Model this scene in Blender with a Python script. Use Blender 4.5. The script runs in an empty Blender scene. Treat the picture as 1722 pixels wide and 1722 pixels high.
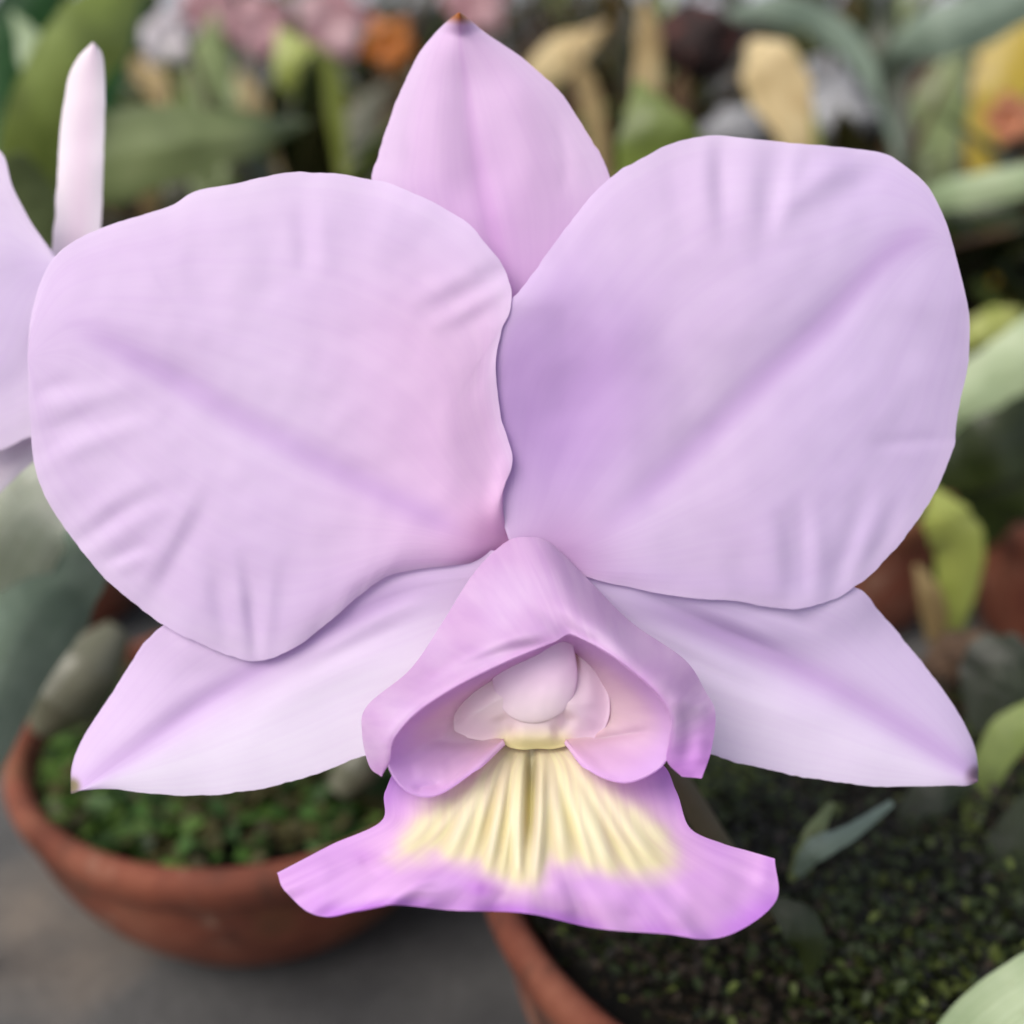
import bpy, math, random
import numpy as np
from mathutils import Vector, noise
R = math.radians
random.seed(7); rng = np.random.RandomState(5)

# ------------------------------------------------------------------ camera, world, sun, exposure
scene = bpy.context.scene
COL = scene.collection
PITCH = R(24); FOV = R(45); CAMZ = .258
K = math.tan(FOV/2)/861.0                    # metres sideways per photo pixel per metre of depth
CAM = np.array([0, 0, CAMZ]); FWD = np.array([0, math.cos(PITCH), -math.sin(PITCH)])
RT = np.array([1., 0, 0]); UP = np.array([0, math.sin(PITCH), math.cos(PITCH)])
D0 = .185                                    # distance of the flower
cd = bpy.data.cameras.new('camera'); cam = bpy.data.objects.new('camera', cd); COL.objects.link(cam)
cam.location = CAM; cam.rotation_euler = (math.pi/2-PITCH, 0, 0)
cd.sensor_width = 36; cd.angle = FOV; cd.clip_start = .01; cd.clip_end = 200
cd.dof.use_dof = True; cd.dof.focus_distance = .183; cd.dof.aperture_fstop = 8.2
scene.camera = cam
SUN_EL, SUN_AZ = R(52), R(-132)              # azimuth of the sun seen from the flower: behind and left of the camera
w = bpy.data.worlds.new('World'); scene.world = w; w.use_nodes = True
nt = w.node_tree; bg = nt.nodes['Background']
sky = nt.nodes.new('ShaderNodeTexSky'); sky.sky_type = 'NISHITA'; sky.sun_disc = False
sky.sun_elevation = SUN_EL; sky.sun_rotation = R(228); sky.dust_density = 3; sky.ozone_density = .6
hs = nt.nodes.new('ShaderNodeHueSaturation'); hs.inputs['Saturation'].default_value = .55   # milky overcast daylight
nt.links.new(sky.outputs[0], hs.inputs['Color']); nt.links.new(hs.outputs[0], bg.inputs[0]); bg.inputs[1].default_value = .11
sl = bpy.data.lights.new('sun', 'SUN'); sun = bpy.data.objects.new('sun', sl); COL.objects.link(sun)
sl.energy = 1.45; sl.angle = R(42); sl.color = (1, .95, .88)
sdir = Vector((math.sin(SUN_AZ)*math.cos(SUN_EL), math.cos(SUN_AZ)*math.cos(SUN_EL), math.sin(SUN_EL)))
sun.rotation_euler = sdir.to_track_quat('Z', 'Y').to_euler()
scene.view_settings.view_transform = 'Standard'; scene.view_settings.look = 'None'
scene.view_settings.gamma = 1; scene.view_settings.use_curve_mapping = False
scene.view_settings.exposure = .76
scene.render.engine = 'CYCLES'

# ------------------------------------------------------------------ helpers
def P(px, py, d):
    """point seen at photo pixel (px, py) at distance d (m) along the view axis; arrays allowed"""
    px, py, d = np.broadcast_arrays(np.asarray(px, float), np.asarray(py, float), np.asarray(d, float))
    return CAM + d[..., None]*FWD + ((px-861)*K*d)[..., None]*RT + ((861-py)*K*d)[..., None]*UP
def s2l(c):
    c = np.asarray(c, float)/255.
    return np.where(c <= .04045, c/12.92, ((c+.055)/1.055)**2.4)
def sm(a, b, x):
    t = np.clip((x-a)/(b-a), 0, 1); return t*t*(3-2*t)
def cr(ctrl, t):
    """Catmull-Rom through ctrl (n, k) at parameters t in 0..n-1"""
    c = np.asarray(ctrl, float); n = len(c)
    c = np.vstack([2*c[0]-c[1], c, 2*c[-1]-c[-2]])
    i = np.clip(np.floor(t).astype(int), 0, n-2); f = (t-i)[:, None]
    p0, p1, p2, p3 = c[i], c[i+1], c[i+2], c[i+3]
    return .5*((2*p1)+(-p0+p2)*f+(2*p0-5*p1+4*p2-p3)*f**2+(-p0+3*p1-3*p2+p3)*f**3)
def curve(pts, n):
    """n points evenly by length along a smooth curve through pts"""
    pts = np.asarray(pts, float)
    fine = cr(pts, np.linspace(0, len(pts)-1, len(pts)*24))
    L = np.r_[0, np.cumsum(np.linalg.norm(np.diff(fine[:, :2], axis=0), axis=1))]
    t = np.linspace(0, L[-1], n)
    return np.stack([np.interp(t, L, fine[:, k]) for k in range(fine.shape[1])], 1)
def segdist(px, py, pts):
    """distance to a polyline and the position 0..1 along it"""
    pts = curve(pts, 24); best = np.full(px.shape, 1e9); bt = np.zeros(px.shape); n = len(pts)-1
    for i in range(n):
        a, b = pts[i], pts[i+1]; ab = b-a; l2 = (ab**2).sum()+1e-9
        t = np.clip(((px-a[0])*ab[0]+(py-a[1])*ab[1])/l2, 0, 1)
        d = np.hypot(px-a[0]-t*ab[0], py-a[1]-t*ab[1]); m = d < best
        best = np.where(m, d, best); bt = np.where(m, (i+t)/n, bt)
    return best, bt
def strokes(px, py, lst, k=1.0, soft=False):
    z = np.zeros(px.shape)
    for pts, wd, amp in lst:
        if soft:
            q = np.asarray(pts, float); pts = q.mean(0)+(q-q.mean(0))*1.45; amp = amp*.82; wd = wd*1.18
        d, t = segdist(px, py, pts)
        fade = np.sin(np.pi*np.clip(t, 0, 1))**1.2 if soft else sm(0, .3, t)*sm(0, .3, 1-t)
        z += amp*np.exp(-(d/(wd*(1.3 if soft else 1)))**2)*fade
    return z*k
def polysd(px, py, poly):
    """signed distance to a polygon, positive inside"""
    poly = np.asarray(poly, float); inside = np.zeros(px.shape, bool); best = np.full(px.shape, 1e9)
    for i in range(len(poly)):
        a, b = poly[i], poly[(i+1) % len(poly)]; ab = b-a
        t = np.clip(((px-a[0])*ab[0]+(py-a[1])*ab[1])/((ab**2).sum()+1e-9), 0, 1)
        best = np.minimum(best, np.hypot(px-a[0]-t*ab[0], py-a[1]-t*ab[1]))
        c = ((a[1] > py) != (b[1] > py)) & (px < (b[0]-a[0])*(py-a[1])/(b[1]-a[1]+1e-12)+a[0])
        inside ^= c
    return np.where(inside, best, -best)
def wob(x, y, s, seed=0):
    """smooth noise field, -1..1"""
    x = np.asarray(x, float); y = np.asarray(y, float)
    out = np.zeros(x.shape)
    fx, fy, fo = x.ravel(), y.ravel(), out.ravel()
    for i in range(fx.size): fo[i] = noise.noise((fx[i]/s, fy[i]/s, seed*7.31))
    return fo.reshape(x.shape)
def link(name, me, parent=None, mat=None):
    o = bpy.data.objects.new(name, me); COL.objects.link(o)
    if parent is not None: o.parent = parent; o.matrix_parent_inverse = parent.matrix_world.inverted()
    if mat: me.materials.append(mat)
    return o
def grid(name, co, mat, parent=None, col=None, thick=0, closed=False, uv=None, off=-1):
    """mesh from an (n, m, 3) array of points"""
    n, m = co.shape[:2]; idx = np.arange(n*m).reshape(n, m)
    if closed: idx = np.concatenate([idx, idx[:, :1]], 1)
    f = np.stack([idx[:-1, :-1], idx[1:, :-1], idx[1:, 1:], idx[:-1, 1:]], -1).reshape(-1, 4)
    me = bpy.data.meshes.new(name); me.from_pydata(co.reshape(-1, 3).tolist(), [], f.tolist())
    me.polygons.foreach_set('use_smooth', [True]*len(f))
    if col is not None:
        a = me.color_attributes.new('pigment', 'FLOAT_COLOR', 'POINT')
        c4 = np.ones((n*m, 4)); c4[:, :3] = col.reshape(-1, 3); a.data.foreach_set('color', c4.ravel())
    u, v = np.meshgrid(np.linspace(0, 1, n), np.linspace(0, 1, idx.shape[1]), indexing='ij')
    ul = me.uv_layers.new(name='UVMap')
    fu = np.stack([u[:-1, :-1], u[1:, :-1], u[1:, 1:], u[:-1, 1:]], -1).reshape(-1)
    fv = np.stack([v[:-1, :-1], v[1:, :-1], v[1:, 1:], v[:-1, 1:]], -1).reshape(-1)
    ul.data.foreach_set('uv', np.stack([fv, fu], 1).ravel())
    me.update()
    o = link(name, me, parent, mat)
    if thick:
        s = o.modifiers.new('thickness', 'SOLIDIFY'); s.thickness = thick; s.offset = off
        e = o.modifiers.new('crisp_rim', 'EDGE_SPLIT'); e.split_angle = R(50)
    return o
def tag(o, label=None, cat=None, group=None, kind=None):
    if label: o['label'] = label
    if cat: o['category'] = cat
    if group: o['group'] = group
    if kind: o['kind'] = kind
    return o
def empty(name, loc, label, cat, group=None):
    o = bpy.data.objects.new(name, None); COL.objects.link(o); o.location = loc; o.empty_display_size = .01
    bpy.context.view_layer.update()
    return tag(o, label, cat, group)

# ------------------------------------------------------------------ materials
def newmat(name):
    m = bpy.data.materials.new(name); m.use_nodes = True
    n = m.node_tree.nodes; n.clear(); out = n.new('ShaderNodeOutputMaterial')
    b = n.new('ShaderNodeBsdfPrincipled'); m.node_tree.links.new(b.outputs[0], out.inputs[0])
    return m, n, m.node_tree.links, b, out
def mix(n, l, a, b, fac, mode='MIX'):
    x = n.new('ShaderNodeMix'); x.data_type = 'RGBA'; x.blend_type = mode
    for k, val in ((6, a), (7, b), (0, fac)):
        if hasattr(val, 'is_linked') or hasattr(val, 'links'): l.new(val, x.inputs[k])
        elif k == 0: x.inputs[0].default_value = val
        else: x.inputs[k].default_value = (*val, 1)
    return x.outputs[2]
def ntex(n, l, scale, detail=4, rough=.55, vec=None, stretch=None, coord='Object'):
    t = n.new('ShaderNodeTexNoise'); t.inputs['Scale'].default_value = scale
    t.inputs['Detail'].default_value = detail; t.inputs['Roughness'].default_value = rough
    tc = n.new('ShaderNodeTexCoord'); mp = n.new('ShaderNodeMapping')
    l.new(tc.outputs[coord], mp.inputs[0]); l.new(mp.outputs[0], t.inputs['Vector'])
    if stretch: mp.inputs['Scale'].default_value = stretch
    return t.outputs['Fac']
def ramp(n, l, fac, stops):
    r = n.new('ShaderNodeValToRGB'); l.new(fac, r.inputs[0])
    e = r.color_ramp.elements
    while len(e) < len(stops): e.new(.5)
    for x, (p, c) in zip(e, stops): x.position = p; x.color = (*c, 1)
    return r.outputs[0]
def bump(n, l, b, height, strength, dist=.001):
    x = n.new('ShaderNodeBump'); x.inputs['Strength'].default_value = strength; x.inputs['Distance'].default_value = dist
    l.new(height, x.inputs['Height']); l.new(x.outputs[0], b.inputs['Normal']); return x

def petal_mat(name, trans=.28, rough=.55, veins=.05):
    m, n, l, b, out = newmat(name)
    a = n.new('ShaderNodeAttribute'); a.attribute_name = 'pigment'
    mott = ntex(n, l, 120, 5, .6)
    c = mix(n, l, a.outputs['Color'], (.80, .70, .86), mott, 'MULTIPLY')
    c1 = mix(n, l, a.outputs['Color'], c, .28)
    vein = ntex(n, l, 1, 3, .5, stretch=(38, 1.5, 1), coord='UV')
    vr = ramp(n, l, vein, [(.38, (1-veins*.5, 1-veins*.9, 1-veins*.35)), (.58, (1, 1, 1))])
    c2 = mix(n, l, c1, vr, 1., 'MULTIPLY')
    l.new(c2, b.inputs['Base Color']); b.inputs['Roughness'].default_value = rough
    b.inputs['Specular IOR Level'].default_value = .22
    b.inputs['Sheen Weight'].default_value = .12; b.inputs['Sheen Roughness'].default_value = .4
    cells = ntex(n, l, 2600, 2, .5); big = ntex(n, l, 1, 2, .5, stretch=(26, 1.6, 1), coord='UV')
    add = n.new('ShaderNodeMath'); add.operation = 'MULTIPLY_ADD'; l.new(cells, add.inputs[0]); add.inputs[1].default_value = .25; l.new(big, add.inputs[2])
    bump(n, l, b, add.outputs[0], .13, .00025)
    tr = n.new('ShaderNodeBsdfTranslucent'); l.new(c2, tr.inputs[0])
    ms = n.new('ShaderNodeMixShader'); ms.inputs[0].default_value = trans
    l.new(b.outputs[0], ms.inputs[1]); l.new(tr.outputs[0], ms.inputs[2]); l.new(ms.outputs[0], out.inputs[0])
    return m
PETAL = petal_mat('lilac_petal', .46, .48, .035); LIP = petal_mat('lip_petal', .44, .5, .11); LINING = petal_mat('lining_petal', .6, .5, .04); COLUMN = petal_mat('column_flesh', .1, .35, .0)

def leaf_mat(name, c1, c2, c3=None, rough=.38, trans=.22, dim=.62):
    m, n, l, b, out = newmat(name)
    c1, c2, c3 = (tuple(s2l(q)*dim) for q in (c1, c2, c3 or c2))
    f = ntex(n, l, 28, 4, .6); c = ramp(n, l, f, [(.32, c1), (.55, c2), (.78, c3)])
    st = ntex(n, l, 1, 2, .5, stretch=(34, 1.5, 1), coord='UV')
    c = mix(n, l, c, ramp(n, l, st, [(.35, (.78, .82, .75)), (.65, (1, 1, 1))]), .8, 'MULTIPLY')
    sp = ntex(n, l, 420, 3, .7)
    c = mix(n, l, c, ramp(n, l, sp, [(.62, (1, 1, 1)), (.72, (.6, .5, .35))]), .5, 'MULTIPLY')
    l.new(c, b.inputs['Base Color']); b.inputs['Roughness'].default_value = rough
    bump(n, l, b, st, .3, .0006)
    tr = n.new('ShaderNodeBsdfTranslucent'); l.new(c, tr.inputs[0])
    ms = n.new('ShaderNodeMixShader'); ms.inputs[0].default_value = trans
    l.new(b.outputs[0], ms.inputs[1]); l.new(tr.outputs[0], ms.inputs[2]); l.new(ms.outputs[0], out.inputs[0])
    return m
def plain_mat(name, c1, c2, scale=60, rough=.7, bmp=.4, c3=None, dist=.002):
    m, n, l, b, out = newmat(name)
    f = ntex(n, l, scale, 6, .65)
    l.new(ramp(n, l, f, [(.3, tuple(s2l(c1))), (.52, tuple(s2l(c2))), (.75, tuple(s2l(c3 or c2)))]), b.inputs['Base Color'])
    b.inputs['Roughness'].default_value = rough
    bump(n, l, b, ntex(n, l, scale*6, 5, .6), bmp, dist)
    return m
G_MID = leaf_mat('green_leaf', (98, 112, 46), (138, 154, 74), (166, 180, 104), dim=.95)
G_OLIVE = leaf_mat('olive_leaf', (104, 116, 70), (136, 148, 98), (158, 166, 120), dim=.95)
G_DARK = leaf_mat('dark_green_leaf', (40, 50, 18), (62, 76, 30), (86, 100, 46), dim=.45)  # dimmed further: shade between the plants is put into the colour
DEAD = leaf_mat('dead_leaf', (70, 46, 28), (120, 88, 56), (160, 126, 84), rough=.8, dim=.5)  # brown dimmed to paint in missing shade of the gaps
OLIVE_D = leaf_mat('dark_olive_leaf', (58, 56, 24), (86, 84, 38), (112, 108, 60), dim=.5)  # for low leaves; its dimming stands in for shade among them
G_DEEP = leaf_mat('deep_green_leaf', (20, 70, 14), (44, 104, 30), (86, 140, 62))
G_PALE = leaf_mat('pale_green_leaf', (150, 172, 128), (186, 202, 160), (206, 214, 182), rough=.45, dim=.8)
G_GREY = leaf_mat('grey_green_leaf', (108, 126, 112), (142, 158, 142), (164, 176, 160), rough=.3, dim=.95)
G_SLATE = leaf_mat('slate_green_leaf', (60, 78, 72), (86, 104, 94), (120, 138, 118), rough=.3, dim=.95)
G_YEL = leaf_mat('yellow_green_leaf', (150, 160, 70), (188, 196, 104), (214, 216, 146), dim=.8)
YELLOW = leaf_mat('yellow_leaf', (180, 150, 40), (208, 180, 66), (214, 196, 100), dim=.8)
SILVER = leaf_mat('silvery_leaf', (196, 204, 178), (222, 228, 208), (238, 240, 228), rough=.4, dim=1.)
CREAM = leaf_mat('cream_sheath', (200, 168, 116), (232, 206, 156), (240, 222, 184), rough=.55, dim=.8)
STRAW = leaf_mat('straw_sheath', (150, 122, 78), (188, 160, 108), (206, 184, 138), rough=.7, dim=.62)
BULB = leaf_mat('grey_green_bulb', (98, 96, 78), (128, 126, 106), (150, 148, 124), trans=.05, dim=.6)
STEM = leaf_mat('stem_green', (84, 78, 56), (112, 102, 78), (130, 112, 92), trans=.05)
BROWN = plain_mat('brown_bark', (38, 26, 18), (84, 62, 44), 90, .85, .8, (128, 104, 78))
MAROON = plain_mat('dark_pot_mouth', (16, 6, 5), (42, 18, 14), 60, .8, .8, (112, 48, 34))
SOIL = plain_mat('dark_compost', (10, 9, 6), (28, 24, 15), 120, .95, 1, (52, 42, 26))
STONE = plain_mat('grey_stone', (84, 84, 88), (128, 128, 132), 50, .8, .5, (160, 160, 160))
BLACKP = plain_mat('black_plastic', (16, 15, 14), (30, 28, 26), 40, .5, .2)
GREYP = plain_mat('grey_plastic', (120, 122, 122), (150, 150, 148), 40, .5, .2)
ORANGE = leaf_mat('orange_petal', (214, 112, 30), (236, 140, 54), (240, 160, 84), trans=.3, dim=.6)
SALMON = leaf_mat('salmon_petal', (210, 130, 96), (232, 156, 118), (240, 180, 150), trans=.3, dim=.85)
ROSE = leaf_mat('rose_petal', (206, 140, 150), (226, 176, 186), (240, 208, 216), trans=.3, dim=.72)
WHITE = leaf_mat('white_petal', (226, 214, 222), (242, 232, 240), (250, 244, 250), trans=.3, dim=.85)

def terracotta():
    m, n, l, b, out = newmat('terracotta')
    f = ntex(n, l, 30, 6, .65)
    c = ramp(n, l, f, [(.28, tuple(s2l((92, 46, 32)))), (.5, tuple(s2l((140, 76, 54)))), (.75, tuple(s2l((176, 116, 92))))])
    s = ntex(n, l, 14, 5, .6)
    c = mix(n, l, c, tuple(s2l((92, 84, 40))), ramp(n, l, s, [(.56, (0, 0, 0)), (.72, (.75, .75, .75))]))
    s2 = ntex(n, l, 46, 7, .7)
    c = mix(n, l, c, tuple(s2l((196, 178, 160))), ramp(n, l, s2, [(.56, (0, 0, 0)), (.70, (.5, .5, .5))]))
    s3 = ntex(n, l, 60, 5, .6, stretch=(1, 1, .25))
    c = mix(n, l, c, tuple(s2l((44, 34, 22))), ramp(n, l, s3, [(.52, (0, 0, 0)), (.68, (.65, .65, .65))]))
    c = mix(n, l, c, (.64, .58, .52), 1., 'MULTIPLY')
    l.new(c, b.inputs['Base Color']); b.inputs['Roughness'].default_value = .82
    bump(n, l, b, ntex(n, l, 700, 4, .6), .35, .0006)
    return m
TERRA = terracotta()
def ground_mat():
    m, n, l, b, out = newmat('dark_grey_ground')
    f = ntex(n, l, 9, 4, .5); g = ntex(n, l, 260, 5, .7)
    c = ramp(n, l, f, [(.38, tuple(s2l((56, 56, 57)))), (.56, tuple(s2l((84, 83, 82)))), (.68, tuple(s2l((118, 108, 98))))])
    c = mix(n, l, c, ramp(n, l, g, [(.3, (.55, .55, .55)), (.6, (1, 1, 1))]), .7, 'MULTIPLY')
    l.new(c, b.inputs['Base Color']); b.inputs['Roughness'].default_value = .9
    bump(n, l, b, g, .5, .002); return m
def moss_mat():
    m, n, l, b, out = newmat('moss_leaves')
    a = n.new('ShaderNodeAttribute'); a.attribute_name = 'pigment'
    l.new(a.outputs['Color'], b.inputs['Base Color']); b.inputs['Roughness'].default_value = .55
    tr = n.new('ShaderNodeBsdfTranslucent'); l.new(a.outputs['Color'], tr.inputs[0])
    ms = n.new('ShaderNodeMixShader'); ms.inputs[0].default_value = .25
    l.new(b.outputs[0], ms.inputs[1]); l.new(tr.outputs[0], ms.inputs[2]); l.new(ms.outputs[0], out.inputs[0])
    return m
MOSS = moss_mat()

# ------------------------------------------------------------------ the ground
def sheet(name, x0, x1, y0, y1, z, mat):
    me = bpy.data.meshes.new(name); me.from_pydata([(x0, y0, z), (x1, y0, z), (x1, y1, z), (x0, y1, z)], [], [(0, 1, 2, 3)])
    return tag(link(name, me, None, mat), kind='structure')
sheet('ground', -60, 60, -20, 9.0, 0, ground_mat())
sheet('path', -60, 60, 9.0, 120, -.004, plain_mat('pale_path', (150, 152, 156), (182, 184, 190), 6, .9, .3))

# ------------------------------------------------------------------ the orchid flower
flower = empty('orchid_flower', P(905, 930, D0+.012).tolist(),
    'large lilac orchid flower with a yellow-throated purple lip, in sharp focus in front of everything', 'flower')
LIL = s2l((231, 211, 238)); PINK = s2l((238, 206, 236)); DEEP = s2l((204, 164, 222)); PALE = s2l((240, 228, 244)); BLU = s2l((216, 204, 238))
def lerpc(a, b, t): return a+(b-a)*np.asarray(t)[..., None]

def petal(name, A, M, B, depth, color, nu=230, nv=180, parent=flower, mat=PETAL, thick=.0002, rough=1.3, seed=1):
    """A, M, B: outline, midrib, other outline, each from base to tip in photo pixels"""
    a, m, b = curve(A, nu), curve(M, nu), curve(B, nu)
    i = np.arange(nu)
    for k, c in enumerate((a, b)):                     # slightly uneven margin
        t = np.gradient(c, axis=0); nn = np.stack([-t[:, 1], t[:, 0]], 1); nn /= np.linalg.norm(nn, axis=1)[:, None]+1e-9
        s = np.array([noise.noise((j*.11, seed*3.1+k*9, 0))+.6*noise.noise((j*.33, seed*5+k, 2)) for j in i])
        c += nn*(s*rough*2*np.sin(np.pi*np.clip(i/nu, 0, 1)))[:, None]
    v = np.linspace(-1, 1, nv); v = np.sign(v)*np.abs(v)**.9
    V = v[None, :, None]
    xy = np.where(V < 0, m[:, None]+(a-m)[:, None]*(-V), m[:, None]+(b-m)[:, None]*V)
    U = np.repeat(np.linspace(0, 1, nu)[:, None], nv, 1); VV = np.repeat(v[None], nu, 0)
    px, py = xy[..., 0], xy[..., 1]
    z = depth(px, py, U, VV)
    return grid(name, P(px, py, D0+z/1000), mat, parent, color(px, py, U, VV), thick)

def ruff(U, V, n, ph, amp, p=3):
    """ripples that grow towards the margin"""
    return amp*sm(1, .9, U)*np.abs(V)**p*(np.sin(U*n*6.28+ph)+.6*np.sin(U*n*1.7*6.28+ph*2.3))*np.sin(np.pi*np.clip(U, .02, .98))**.5

# left petal
LA = [(872,925),(852,892),(846,830),(862,772),(842,700),(834,620),(842,560),(858,520),(858,480),(842,442),(812,404),(780,370),(720,335),(660,311),(628,303),(560,292),(490,290),(440,298),(400,308),(330,321),(290,345),(240,361),(180,380),(130,402),(92,432),(66,480),(50,545),(46,600)]
LM = [(884,938),(852,912),(800,896),(720,862),(650,826),(520,762),(400,700),(250,612),(140,570),(46,600)]
LB = [(868,945),(840,925),(800,945),(700,958),(640,975),(560,1040),(490,1092),(430,1112),(380,1100),(330,1080),(275,1051),(220,1010),(165,960),(110,890),(72,826),(56,770),(50,700),(46,600)]
LF = [([(60,505),(180,575),(300,640),(420,712),(520,764),(660,838),(800,905)],30,.5),([(140,560),(400,700),(650,830),(780,890)],85,.9),
 ([(240,985),(285,910),(325,835)],13,-.5),([(262,990),(308,915),(345,850)],13,.4),([(130,945),(225,884),(290,850)],12,-.38),([(110,905),(180,848),(240,815)],11,-.33),([(125,925),(200,868),(260,835)],9,.33),
 ([(412,955),(424,1030),(432,1120)],9,.6),([(395,950),(405,1030),(415,1105)],11,-.3),([(455,960),(450,1040),(440,1110)],10,-.35),([(362,950),(372,1020),(385,1100)],11,.3),([(330,950),(345,1030),(350,1080)],14,-.3),
 ([(60,800),(154,747),(240,720)],13,-.33),([(60,770),(140,722),(230,700)],11,.3),([(55,700),(130,672),(200,655)],12,-.3),([(60,735),(140,700),(200,680)],9,.24),([(60,660),(120,640)],10,.25),
 ([(508,355),(512,410),(520,460)],12,.35),([(535,340),(545,410),(550,470)],14,-.3),([(350,360),(380,430),(400,520)],26,-.45),([(300,350),(330,430),(360,520)],20,.3),([(430,330),(450,400),(460,470)],18,.28),
 ([(720,520),(790,490),(850,455)],13,.4),([(700,505),(770,468),(830,435)],12,-.3),([(750,565),(800,535),(850,500)],13,.34),([(735,545),(800,510),(850,478)],10,-.3),
 ([(835,905),(842,850),(850,780)],12,-.7),([(215,400),(255,470),(300,540)],9,-.2),([(500,1060),(590,985),(700,930)],20,-.3),([(190,960),(260,930)],10,-.3),([(180,945),(245,915)],8,.3),
 ([(560,960),(600,900),(680,870)],30,.3),([(650,320),(720,360),(800,420)],30,-.3)]
def zL(px, py, U, V):
    r = np.hypot(px-860, py-900)
    z = 1.5+5.5*(r/850)**1.6+2.2*np.abs(V)**2.5*np.where(V > 0, 1, .8)*sm(1, .8, U)
    z = z+4.5*np.exp(-(np.hypot(px-868, py-920)/60)**2)+.9*sm(.85, 1, -V)*sm(480, 620, py)
    k = sm(740, 840, px)*sm(450, 520, py)*sm(880, 800, py); z = z+(4.0-z)*k
    return z+strokes(px, py, LF[:2])+strokes(px, py, LF[2:], 1.15, True)+ruff(U, V, 7, 1, .16)+.35*wob(px, py, 110, 1)+.12*wob(px, py, 42, 4)
def cL(px, py, U, V):
    c = lerpc(LIL, PINK, sm(420, 820, px)*sm(350, 600, py)*.9)
    c = lerpc(c, PALE, .2*sm(-.3, .5, wob(px, py, 220, 11))+.35*sm(.8, 1, np.abs(V)))
    d, t = segdist(px, py, LF[0][0]); c = lerpc(c, DEEP, .42*np.exp(-(d/24)**2)*sm(0, .25, t)*sm(0, .1, 1-t)*sm(-.5, .5, 1+wob(px, py, 60, 3)))
    c = lerpc(c, s2l((228, 168, 212)), .7*np.exp(-(np.hypot(px-850, py-915)/75)**2))
    return c
petal('petal', LA, LM, LB, zL, cL, seed=1)
# right petal
RA = [(858,915),(838,850),(826,772),(812,700),(808,610),(830,530),(872,492),(908,445),(960,372),(1025,300),(1080,268),(1130,242),(1195,229),(1270,236),(1380,246),(1480,258),(1522,281),(1560,315),(1588,370),(1604,420)]
RM = [(905,915),(960,915),(1050,855),(1170,750),(1280,640),(1380,550),(1480,440),(1560,400),(1604,420)]
RB = [(915,912),(975,965),(1080,992),(1150,1004),(1230,1010),(1290,1019),(1340,1023),(1392,1012),(1435,988),(1490,940),(1530,890),(1570,830),(1600,762),(1606,720),(1616,660),(1628,600),(1627,520),(1604,420)]
RF = [([(960,930),(1060,850),(1170,750),(1280,640),(1380,550),(1480,440),(1590,360)],30,.5),([(1000,905),(1170,755),(1380,560),(1500,440)],90,1.0),
 ([(1188,240),(1190,300),(1205,380)],13,-.5),([(1215,240),(1210,310),(1215,400)],12,.55),([(1262,240),(1262,310),(1275,390)],16,-.55),([(1310,250),(1290,330),(1280,430)],15,.5),([(1450,275),(1390,300),(1340,345),(1330,390)],14,-.55),([(1490,285),(1420,330),(1370,370)],16,.4),([(1130,260),(1140,340),(1160,400)],15,.35),([(1340,250),(1330,300),(1320,360)],10,-.3),
 ([(1345,850),(1348,920),(1352,1000)],12,.5),([(1365,850),(1372,930),(1368,1000)],12,-.35),([(1450,840),(1425,920),(1400,1000)],14,.5),([(1475,850),(1455,910),(1425,980)],12,-.35),([(1510,830),(1490,890),(1450,960)],12,.3),([(1290,870),(1300,940),(1300,1010)],14,-.3),([(1320,870),(1326,940),(1326,1010)],9,.25),([(1240,880),(1250,960),(1250,1005)],18,.25),
 ([(860,560),(900,640),(920,740),(900,840)],60,1.0),([(1000,600),(960,720),(920,840)],70,1.0),([(1600,745),(1550,742),(1480,750)],9,.25),([(1500,500),(1560,500),(1625,520)],30,-.3),
 ([(900,470),(990,530),(1050,620),(1080,700)],34,-1.0),([(1100,420),(1180,470),(1230,520)],40,.3)]
def zR(px, py, U, V):
    r = np.hypot(px-890, py-900)
    z = 4.4+4.6*(r/900)**1.6+2.2*np.abs(V)**2.5*sm(150, 500, r)*sm(1, .8, U)
    z = z-.9*sm(960, 880, px)*sm(850, 700, py)
    k = sm(1010, 880, px)*sm(440, 520, py)*sm(890, 800, py); z = z+(4.55-z)*k
    return z+(1-k)*strokes(px, py, RF[:2])+strokes(px, py, RF[2:], 1.15, True)+ruff(U, V, 6, 2.2, .18)+.35*wob(px, py, 120, 2)+.12*wob(px, py, 45, 5)
def cR(px, py, U, V):
    c = lerpc(LIL, BLU, .3*sm(1150, 1450, px))
    c = lerpc(c, DEEP, .75*sm(330, 60, np.hypot((px-930)*1.15, py-660)))  # soft shadow of the left petal, painted into the colour
    c = lerpc(c, PALE, .15*sm(-.3, .5, wob(px, py, 220, 12))+.3*sm(.85, 1, np.abs(V)))
    d, t = segdist(px, py, RF[0][0]); c = lerpc(c, DEEP, .42*np.exp(-(d/24)**2)*sm(0, .25, t)*sm(0, .1, 1-t))
    return lerpc(c, s2l((196, 140, 196)), .6*np.exp(-(np.hypot(px-935, py-950)/90)**2))
petal('petal', RA, RM, RB, zR, cR, seed=2)
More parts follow.
